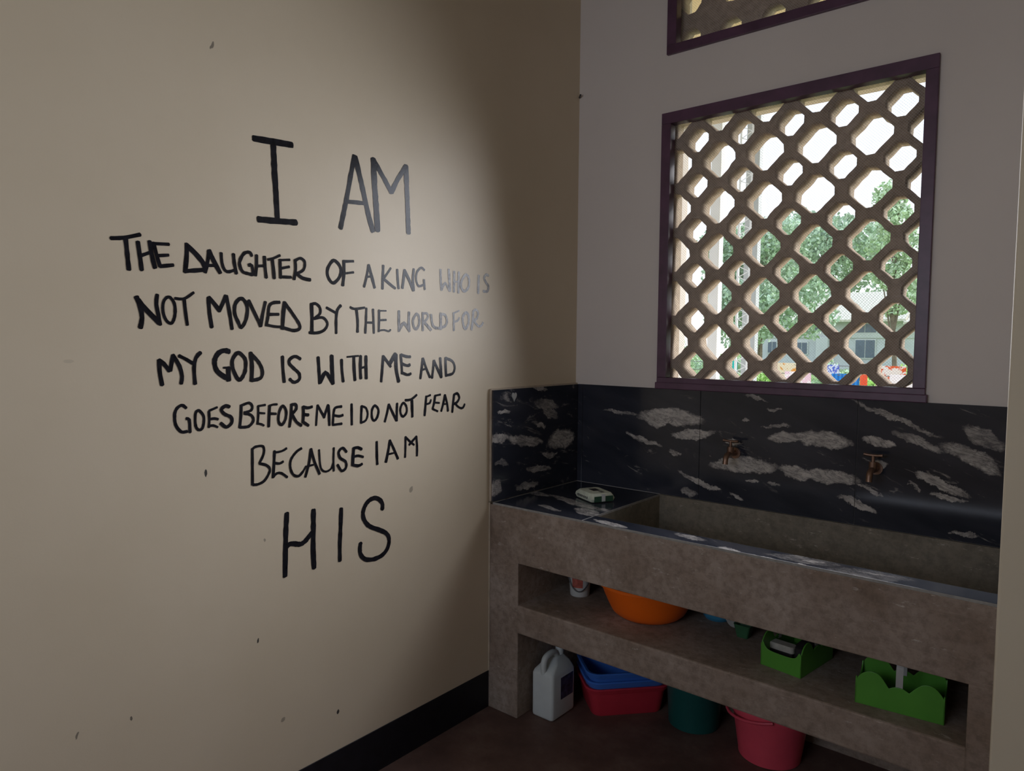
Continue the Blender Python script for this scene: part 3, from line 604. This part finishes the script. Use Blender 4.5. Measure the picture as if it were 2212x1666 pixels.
basin('plastic_bowl', 'small blue plastic bowl right of the orange basin', 'bowl', (.812, -.205, SH), .050, .066, .07, M['ltblue_pl'], .005)
# pale disc-ended brush leaning on a small dull green tub
t = thing('green_tub', 'small dull green plastic tub standing between blue bowl and green caddy', 'tub', (.955, -.31, SH))
obj('body', MB().loft([rrect(0, 0, 0, .020, .018, .006), rrect(0, 0, .045, .030, .026, .009), rrect(0, 0, .048, .031, .027, .009), rrect(0, 0, .045, .027, .023, .007), rrect(0, 0, .006, .018, .016, .005)]), M['dgreen_pl'], t, smooth=True)
t = thing('pale_lid', 'pale grey rounded lid leaning above the dull green tub', 'lid', (.918, -.290, SH), .6)
m = MB(); m.tube([(0, 0, .060), (0, .012, .062)], .040, 24); m.tube([(0, -.004, .052), (0, .0, .052)], .036, 24); obj('disc', m, M['grey_pl'], t, smooth=True)
obj('grip', MB().tube([(0, .02, .06), (0, .035, .06)], .012, 12), M['grey_pl'], t, smooth=True)

# green carry caddies
def caddy(label, loc, rz):
    t = thing('carry_caddy', label, 'caddy', loc, rz, 'green carry caddies'); L_, W_ = .112, .068
    def hump():
        P = [(-L_, 0), (-L_+.012, -.0), (L_-.012, 0), (L_, 0)]
        top = smoothpts([(L_, .05, 0), (L_-.006, .078, 0), (L_-.030, .100, 0), (L_-.058, .096, 0), (.026, .066, 0)], n=5) + smoothpts([(.024, .066, 0), (.010, .073, 0), (-.010, .073, 0), (-.024, .066, 0)], n=3) + smoothpts([(-.026, .066, 0), (-L_+.060, .098, 0), (-L_+.030, .100, 0), (-L_+.006, .078, 0), (-L_, .05, 0)], n=5)
        return P + [(q[0], q[1]) for q in top]
    for s in (-1, 1):
        obj('side_panel', MB().prism(hump(), lambda u, v, w: (u, s*(W_-w), v), .004), M['green_pl'], t, bev=.0012)
    def end():
        P = [(-W_, 0), (W_, 0)]
        top = smoothpts([(W_, .072, 0), (W_-.008, .078, 0), (W_-.016, .064, 0), (W_-.030, .056, 0), (0, .054, 0), (-W_+.030, .056, 0), (-W_+.016, .064, 0), (-W_+.008, .078, 0), (-W_, .072, 0)], n=4)
        return P + [(q[0], q[1]) for q in top]
    for s in (-1, 1):
        obj('end_panel', MB().prism(end(), lambda u, v, w: (s*(L_-w), u, v), .004), M['green_pl'], t, bev=.0012)
    obj('tray', MB().box((-L_+.004, -W_+.004, .008), (L_-.004, W_-.004, .012)), M['green_pl'], t)
    hp = smoothpts([(0, -W_+.006, .060), (0, -W_+.006, .11), (0, -W_*.75, .142), (0, 0, .156), (0, W_*.75, .142), (0, W_-.006, .11), (0, W_-.006, .060)], n=5); m = MB()
    rr = []
    for p in hp: rr.append([(p.x-.009, p.y, p.z), (p.x+.009, p.y, p.z)])
    for i in range(len(hp)-1):
        d = (hp[i+1]-hp[i]).normalized(); nn = Vector((0, -d.z, d.y))*.002
        q = [Vector(rr[i][0]), Vector(rr[i][1]), Vector(rr[i+1][1]), Vector(rr[i+1][0])]
        a = [m.bm.verts.new(v+nn) for v in q]; c = [m.bm.verts.new(v-nn) for v in q]
        m.bm.faces.new(a); m.bm.faces.new(c[::-1])
        for k in (0, 2): m.bm.faces.new((a[k], a[(k+1) % 4], c[(k+1) % 4], c[k]))
    bmesh.ops.remove_doubles(m.bm, verts=m.bm.verts[:], dist=.0004)
    obj('handle', m, M['grey_pl'], t); return t
rz = math.atan2(.022, .225)
caddy('green plastic caddy seen side on at the right end of the shelf', (1.487, -.470, SH), rz)
rz2 = math.atan2(-.021, .135) + PI/2
c2 = caddy('green plastic caddy seen end on, holding brushes, on the shelf', (1.165, -.386, SH), rz2)
t = thing('scrubbing_brush', 'scrubbing brush with pale back lying inside the end-on green caddy', 'brush', (1.128, -.420, SH+.0125), rz2-PI/2+.06)
obj('bristles', MB().box((-.040, -.018, 0), (.040, .018, .030), .003), M['bristle'], t); obj('back', MB().loft([rrect(0, 0, .030, .044, .020, .010), rrect(0, 0, .046, .044, .020, .010), rrect(0, 0, .05, .040, .017, .009)]), M['soap'], t, smooth=True)
t = thing('dark_brush', 'dark brush lying beside the pale scrubbing brush in the caddy', 'brush', (1.185, -.375, SH+.0125), rz2+.1)
obj('bristles', MB().box((-.05, -.02, 0), (.05, .02, .028), .003), M['bristle'], t); obj('back', MB().loft([rrect(0, 0, .028, .056, .022, .012), rrect(0, 0, .045, .056, .022, .012), rrect(0, 0, .049, .050, .018, .010)]), M['bristle'], t, smooth=True)

# ------------------------------------------------------------------ things on the floor under the shelf
def jerrycan():
    t = thing('jerrycan', 'milky white plastic jerrycan on the floor beside the left pier', 'jerrycan', (.232, -.468, .0005)); hx, hy = .053, .078
    rings = [rrect(0, 0, 0, hx-.008, hy-.008, .012), rrect(0, 0, .006, hx-.001, hy-.001, .014), rrect(0, 0, .012, hx, hy, .014), rrect(0, 0, .178, hx, hy, .014), rrect(0, 0, .190, hx-.004, hy-.005, .014)]
    rings += [rrect(0, .016, .212, hx-.016, hy-.030, .012), rrect(0, .022, .226, .022, .034, .012), rrect(0, .024, .232, .018, .026, .012)]
    obj('body', MB().loft(rings), M['milky'], t, smooth=True, angle=50)
    hp = smoothpts([(0, -hy+.012, .182), (0, -hy+.010, .222), (0, -hy+.026, .246), (0, -.010, .252), (0, .012, .240), (0, .018, .222)], n=6)
    obj('handle', MB().tube(hp, .0125, 12), M['milky'], t, smooth=True)
    obj('cap', MB().lathe([(0, .262), (.015, .262), (.017, .259), (.017, .232), (0, .232)], (0, .040, 0), 24), M['milky'], t, smooth=True)
    obj('printed_label', MB().box((hx, -.022, .075), (hx+.0008, .062, .165)), M['label'], t)
jerrycan()
def tub(label, loc, rz, hx, hy, h, mat, group=None):
    t = thing('washing_tub', label, 'tub', loc, rz, group); r = .045
    out = [rrect(0, 0, 0, hx*.86, hy*.84, r*.8), rrect(0, 0, .005, hx*.88, hy*.86, r*.8), rrect(0, 0, h*.9, hx*.985, hy*.98, r), rrect(0, 0, h, hx*.99, hy*.985, r)]
    inn = [rrect(0, 0, h, hx*.97, hy*.965, r), rrect(0, 0, .006, hx*.86, hy*.84, r*.8)]
    obj('tub_body', MB().loft(out+inn), mat, t, smooth=True, angle=35)
    lip = [rrect(0, 0, h-.001, hx*.98, hy*.975, r), rrect(0, 0, h-.018, hx+.004, hy+.004, r+.004), rrect(0, 0, h-.001, hx+.010, hy+.010, r+.008), rrect(0, 0, h+.003, hx+.006, hy+.006, r+.006), rrect(0, 0, h+.001, hx*.97, hy*.965, r)]
    obj('rim', MB().loft(lip, (False, False)), mat, t, smooth=True, angle=35); return t
ta = math.atan2(.746, .666); tc_ = (.405, -.222)
tub('dark red rectangular washing tub on the floor, lowest of the stack', (tc_[0], tc_[1], .0005), ta, .168, .116, .118, M['red_pl'], 'stacked washing tubs')
tub('blue rectangular washing tub nested in the red one, middle of the stack', (tc_[0], tc_[1], .034), ta, .166, .114, .112, M['blue_pl'], 'stacked washing tubs')
tub('blue rectangular washing tub on top of the stack under the shelf', (tc_[0]-.004, tc_[1]+.003, .066), ta, .164, .112, .112, M['blue_pl'], 'stacked washing tubs')
def bucket(label, loc, rb, rt, h, mat, bail=None):
    t = thing('plastic_bucket', label, 'bucket', loc)
    obj('pail_body', MB().lathe([(0, .006), (rb-.01, .006), (rb-.006, 0), (rb, .002), (rb+.0, .010), (rt-.004, h-.03), (rt, h), (rt-.003, h), (rt-.007, h-.03), (rb-.003, .012), (0, .012)], seg=56), mat, t, smooth=True)
    obj('rim', MB().lathe([(rt-.003, h-.001), (rt+.004, h-.030), (rt+.006, h-.030), (rt+.008, h-.003), (rt+.005, h+.003), (rt-.002, h+.003), (rt-.003, h-.001)], seg=56), mat, t, smooth=True)
    bp = []
    for k in range(21):
        an = bail + PI*k/20 - PI/2; z = h-.012-.034*math.sin(PI*k/20); r = rt+.016; bp.append((r*math.cos(an), r*math.sin(an), z))
    obj('bail', MB().tube(bp, .0055, 10), mat, t, smooth=True); return t
bucket('dark teal plastic bucket on the floor right of the tub stack', (.705, -.165, .0005), .098, .118, .30, M['teal_pl'], 1.2)
bucket('rose red plastic bucket with lowered bail on the floor', (1.015, -.185, .0005), .110, .138, .205, M['pink_pl'], -2.75)
# ------------------------------------------------------------------ outside the window
GZ = -.35
tag(obj('ground', MB().quad((-70, .2, GZ), (40, .2, GZ), (40, 110, GZ), (-70, 110, GZ)), M['grass']), 'pale green grass ground outside the window', kind='structure')
tag(obj('bounce_strip', MB().box((-4, .2, GZ), (6, 3.9, GZ+.03)), M['apron']), 'tan strip outside below the windows, added for warm bounce light', kind='structure')  # unseen strip added to bounce warm light up onto the lattice
tag(obj('roof_overhang', MB().box((-1.5, .2, 3.22), (4.5, 1.70, 3.28)).box((-1.5, 1.66, 3.16), (4.5, 1.70, 3.24)), M['soffit']), 'cream boarded roof overhang outside above the windows', kind='structure')
t = thing('porch_post', 'white square post right outside the window', 'post', (.265, .93, GZ))
obj('shaft', MB().box((-.028, -.028, 0), (.028, .028, 3.565), .004), M['post_w'], t); obj('footing', MB().box((-.06, -.06, 0), (.06, .06, .12), .006), M['post_w'], t)
t = thing('porch_post', 'grey steel post standing farther from the window than the white one', 'post', (.195, 1.62, GZ))
obj('shaft', MB().box((-.042, -.03, 0), (.042, .03, 6.2), .004), M['post_g'], t); obj('footing', MB().box((-.08, -.08, 0), (.08, .08, .12), .006), M['post_g'], t)
t = thing('lattice_mast', 'white zigzag-braced steel mast between the two posts', 'mast', (.305, 1.22, GZ))
m = MB()
for s in (-1, 1): m.box((s*.034-.006, -.006, 0), (s*.034+.006, .006, 3.565))
obj('chords', m, M['post_w'], t)
m = MB(); k = 0; z = .05
while z < 3.5:
    s = 1 if k % 2 else -1; m.tube([(-s*.030, 0, z), (s*.030, 0, z+.03)], .0026, 6); z += .03; k += 1
obj('zigzag_bracing', m, M['post_w'], t)

def tree(name, label, loc, h, crown, n, leaf, mat, seed, cat='tree', group=None, trunk=.1):
    """crown: list of (dx, dy, z, rx, rz) clumps."""
    t = thing(name, label, cat, (loc[0], loc[1], GZ), 0, group); r = random.Random(seed)
    m = MB(); top = max(c[2] for c in crown)
    m.tube(smoothpts([(0, 0, 0), (.05, 0, h*.3), (-.04, .03, h*.6), (.02, 0, top)], n=4), [trunk*(1-.75*k/12) for k in range(13)], 8)
    for c in crown[:6]: m.tube([(0, 0, c[2]*.55), (c[0]*.5, c[1]*.5, c[2]*.8), (c[0], c[1], c[2])], [trunk*.4, trunk*.25, trunk*.1], 6)
    obj('trunk', m, M['bark'], t)
    f = MB(); tot = sum(c[3]**2*c[4] for c in crown)
    for c in crown:
        for _ in range(int(n*c[3]**2*c[4]/tot)):
            d = Vector((r.gauss(0, 1), r.gauss(0, 1), r.gauss(0, 1))).normalized()*r.uniform(.35, 1)**.5
            p = Vector((c[0]+d.x*c[3], c[1]+d.y*c[3], c[2]+d.z*c[4])); q = Quaternion((r.gauss(0, 1), r.gauss(0, 1), r.gauss(0, 1), r.gauss(0, 1))).normalized(); s = leaf*r.uniform(.6, 1.3)
            f.quad(*[p + q @ Vector(v)*s for v in ((-.5, 0, 0), (0, -.35, .06), (.6, 0, 0), (0, .35, .06))])
    o = obj('foliage', f, mat, t); o['kind'] = 'stuff'; return t
def clumps(w, z0, z1, k, seed):
    r = random.Random(seed); return [(r.uniform(-w, w)*.6, r.uniform(-w, w)*.6, r.uniform(z0, z1), w*r.uniform(.35, .6), (z1-z0)*r.uniform(.2, .34)) for _ in range(k)]
G = 'trees beyond the clothes lines'
tree('broad_tree', 'broad green tree left of the house roof', (-8.4, 24.5), 6.5, clumps(2.6, 2.6, 6.0, 16, 1), 14000, .17, M['leaf3'], 1, group=G, trunk=.2)
tree('broad_tree', 'green tree rising behind the house roof', (-6.4, 66), 11, clumps(4.6, 4.7, 10.2, 16, 2), 9000, .38, M['leaf1'], 2, group=G, trunk=.3)
tree('broad_tree', 'tall pale green tree behind the left end of the house', (-18.5, 67), 14, clumps(5.8, 5.8, 13.0, 18, 3), 10000, .42, M['leaf3'], 3, group=G, trunk=.35)
tree('slender_tree', 'slender sparse tree in front of the right end of the house', (-1.12, 12), 4.6, [(-.15, 0, 4.55, .30, .35), (.0, 0, 4.1, .36, .35), (-.3, .1, 3.7, .28, .25), (.25, 0, 3.6, .34, .3), (.05, 0, 3.1, .34, .3), (-.25, 0, 3.2, .25, .2), (.3, 0, 2.8, .28, .3), (.0, .1, 2.55, .25, .2)], 3800, .085, M['leaf2'], 4, group=G, trunk=.06)
tree('broad_tree', 'mid green tree right of the house', (-3.6, 40), 7, clumps(2.4, 3.0, 6.6, 14, 5), 7000, .24, M['leaf2'], 5, group=G, trunk=.2)
for i, (x, y, z1, w, mt, lb) in enumerate(((-7.3, 18, 1.35, 1.3, 'leaf1', 'low shrub below the broad left tree'), (-5.0, 17, 1.15, .75, 'leafy', 'yellow-green shrub in front of the house wall'), (-3.6, 17.4, 1.3, .75, 'leaf2', 'pale green shrub in front of the house door'), (-2.0, 15.6, 1.25, .75, 'leafy', 'yellow-green shrub behind the orange and white cloth'), (-9.6, 20, 2.0, 1.4, 'leaf2', 'green shrub seen between the posts'))):
    tree('garden_shrub', lb, (x, y), z1, clumps(w, .4, z1, 7, 20+i), 2200, .10, M[mt], 30+i, 'shrub', 'shrubs before the house', .04)

def house():
    t = thing('house', 'pale two-storey house with cream roof seen through the lattice', 'house', (-12.5, 50, GZ)); off = (-12.5, 50, GZ)
    obj('walls', MB().box((-18, 50, GZ), (-7.4, 58, 3.4)), M['house'], t, off)
    obj('floor_band', MB().box((-18.05, 49.9, 1.9), (-7.35, 50, 2.22)), M['house_w'], t, off)
    r = MB(); a = .14
    r.prism([(49.2, 3.15), (54, 5.3), (58.8, 3.15), (58.8, 3.0), (54, 5.14), (49.2, 3.0)], lambda u, v, w: (-15.6+w, u, v), 7.6)
    obj('roof', r, M['roof'], t, off)
    r = MB(); r.prism([(49.0, 2.95), (53, 4.5), (57, 2.95), (57, 2.8), (53, 4.35), (49.0, 2.8)], lambda u, v, w: (-8.1+w, u, v), 1.2); obj('roof', r, M['roof'], t, off)
    for x0, x1, z0, z1 in ((-14.7, -13.6, 2.30, 2.85), (-11.3, -9.9, 2.28, 2.85), (-11.15, -9.95, .55, 1.75), (-15.15, -14.4, .75, 1.55), (-17.2, -16.6, .8, 1.6)):
        f = obj('window', MB().box((x0-.08, 49.93, z0-.08), (x1+.08, 50.0, z1+.08)), M['house_w'], t, off)
        pm = MB(); xm = (x0+x1)/2
        pm.box((x0, 49.90, z0), (xm-.03, 49.93, z1)); pm.box((xm+.03, 49.90, z0), (x1, 49.93, z1)); obj('pane', pm, M['glass'], f, off)
    obj('column', MB().box((-13.7, 49.6, GZ), (-12.9, 50, 1.95), .03), M['house_w'], t, off)
house()

# clothes lines
def line(y, z, x0, x1, label):
    t = thing('clothes_line', label, 'clothesline', (x0, y, GZ), 0, 'clothes lines outside'); L_ = x1-x0
    obj('cord', MB().tube([(L_*k/16, 0, z-GZ-.03*math.sin(PI*k/16)) for k in range(17)], .004, 6), M['metal'], t)
    for x in (0, L_): obj('pole', MB().tube([(x, 0, 0), (x, 0, z-GZ+.05)], .025, 10), M['post_g'], t)
line(5.0, 1.312, -2.6, 1.6, 'farther clothes line outside, hung with cloths'); line(4.4, 1.243, -2.2, 1.5, 'nearer clothes line outside, hung with cloths')
def hang(name, label, x0, x1, y, ztop, drop, mat, amp=.02, seed=0):
    r = random.Random(seed); m = MB(); nx, nz = 22, 12; ph = r.uniform(0, 6)
    def pt(i, j, s):
        u = i/nx; v = j/nz; a = amp*(.25+.75*v)
        return (x0+(x1-x0)*u, y + s*(.007+.004*v) + a*math.sin(u*9+ph)*.7 + a*.4*math.sin(u*21+ph*2), ztop + .006*(1-v) - drop*v*(1+.06*math.sin(u*7+ph)))
    for s in (-1, 1):
        g = [[m.bm.verts.new(pt(i, j, s)) for i in range(nx+1)] for j in range(nz+1)]
        for j in range(nz):
            for i in range(nx): m.bm.faces.new((g[j][i], g[j][i+1], g[j+1][i+1], g[j+1][i]))
        if s == -1: g0 = g
    for i in range(nx): m.bm.faces.new((g0[0][i], g0[0][i+1], g[0][i+1], g[0][i]))
    c = ((x0+x1)/2, y, ztop); o = obj(name, m, mat, None, c, smooth=True, angle=80); o.location = c
    return tag(o, label, 'cloth', 'cloths on the lines')
hang('hung_cloth', 'cream cloth with orange scribble pattern on the line', -.84, -.585, 5.0, 1.295, .52, cloth('cloth_cream', (.80, .70, .50), (.75, .34, .08), 16, .62), seed=1)
hang('hung_cloth', 'blue and white checked cloth on the farther line', -.305, -.175, 5.0, 1.29, .40, cloth('cloth_check', (.70, .75, .85), (.10, .16, .60), 28, .5), seed=2)
hang('hung_cloth', 'white cloth with orange-red swirls at the right of the line', .175, .44, 5.0, 1.29, .42, cloth('cloth_swirl', (.82, .74, .66), (.72, .11, .03), 13, .54), seed=3)
hang('hung_cloth', 'teal cloth hanging on the line at the left', -1.42, -1.25, 5.0, 1.30, .16, cloth('cloth_teal', (.0, .50, .44)), seed=4)
hang('hung_cloth', 'pink and white cloth on the nearer line', -.52, -.27, 4.4, 1.228, .50, cloth('cloth_pink', (.85, .62, .72), (.90, .85, .86), 12, .5), seed=5)
hang('hung_cloth', 'bright blue cloth on the nearer line', -.075, .165, 4.4, 1.222, .50, cloth('cloth_blue', (.03, .26, .75), (.015, .16, .50), 9, .5, True), .035, seed=6)
hang('hung_cloth', 'orange-red cloth beside the bright blue cloth', .172, .235, 4.4, 1.222, .48, cloth('cloth_red', (.80, .13, .06)), seed=7)
hang('hung_cloth', 'plain white cloth at the right end of the nearer line', .42, .62, 4.4, 1.228, .50, cloth('cloth_white', (.85, .82, .84)), seed=8)
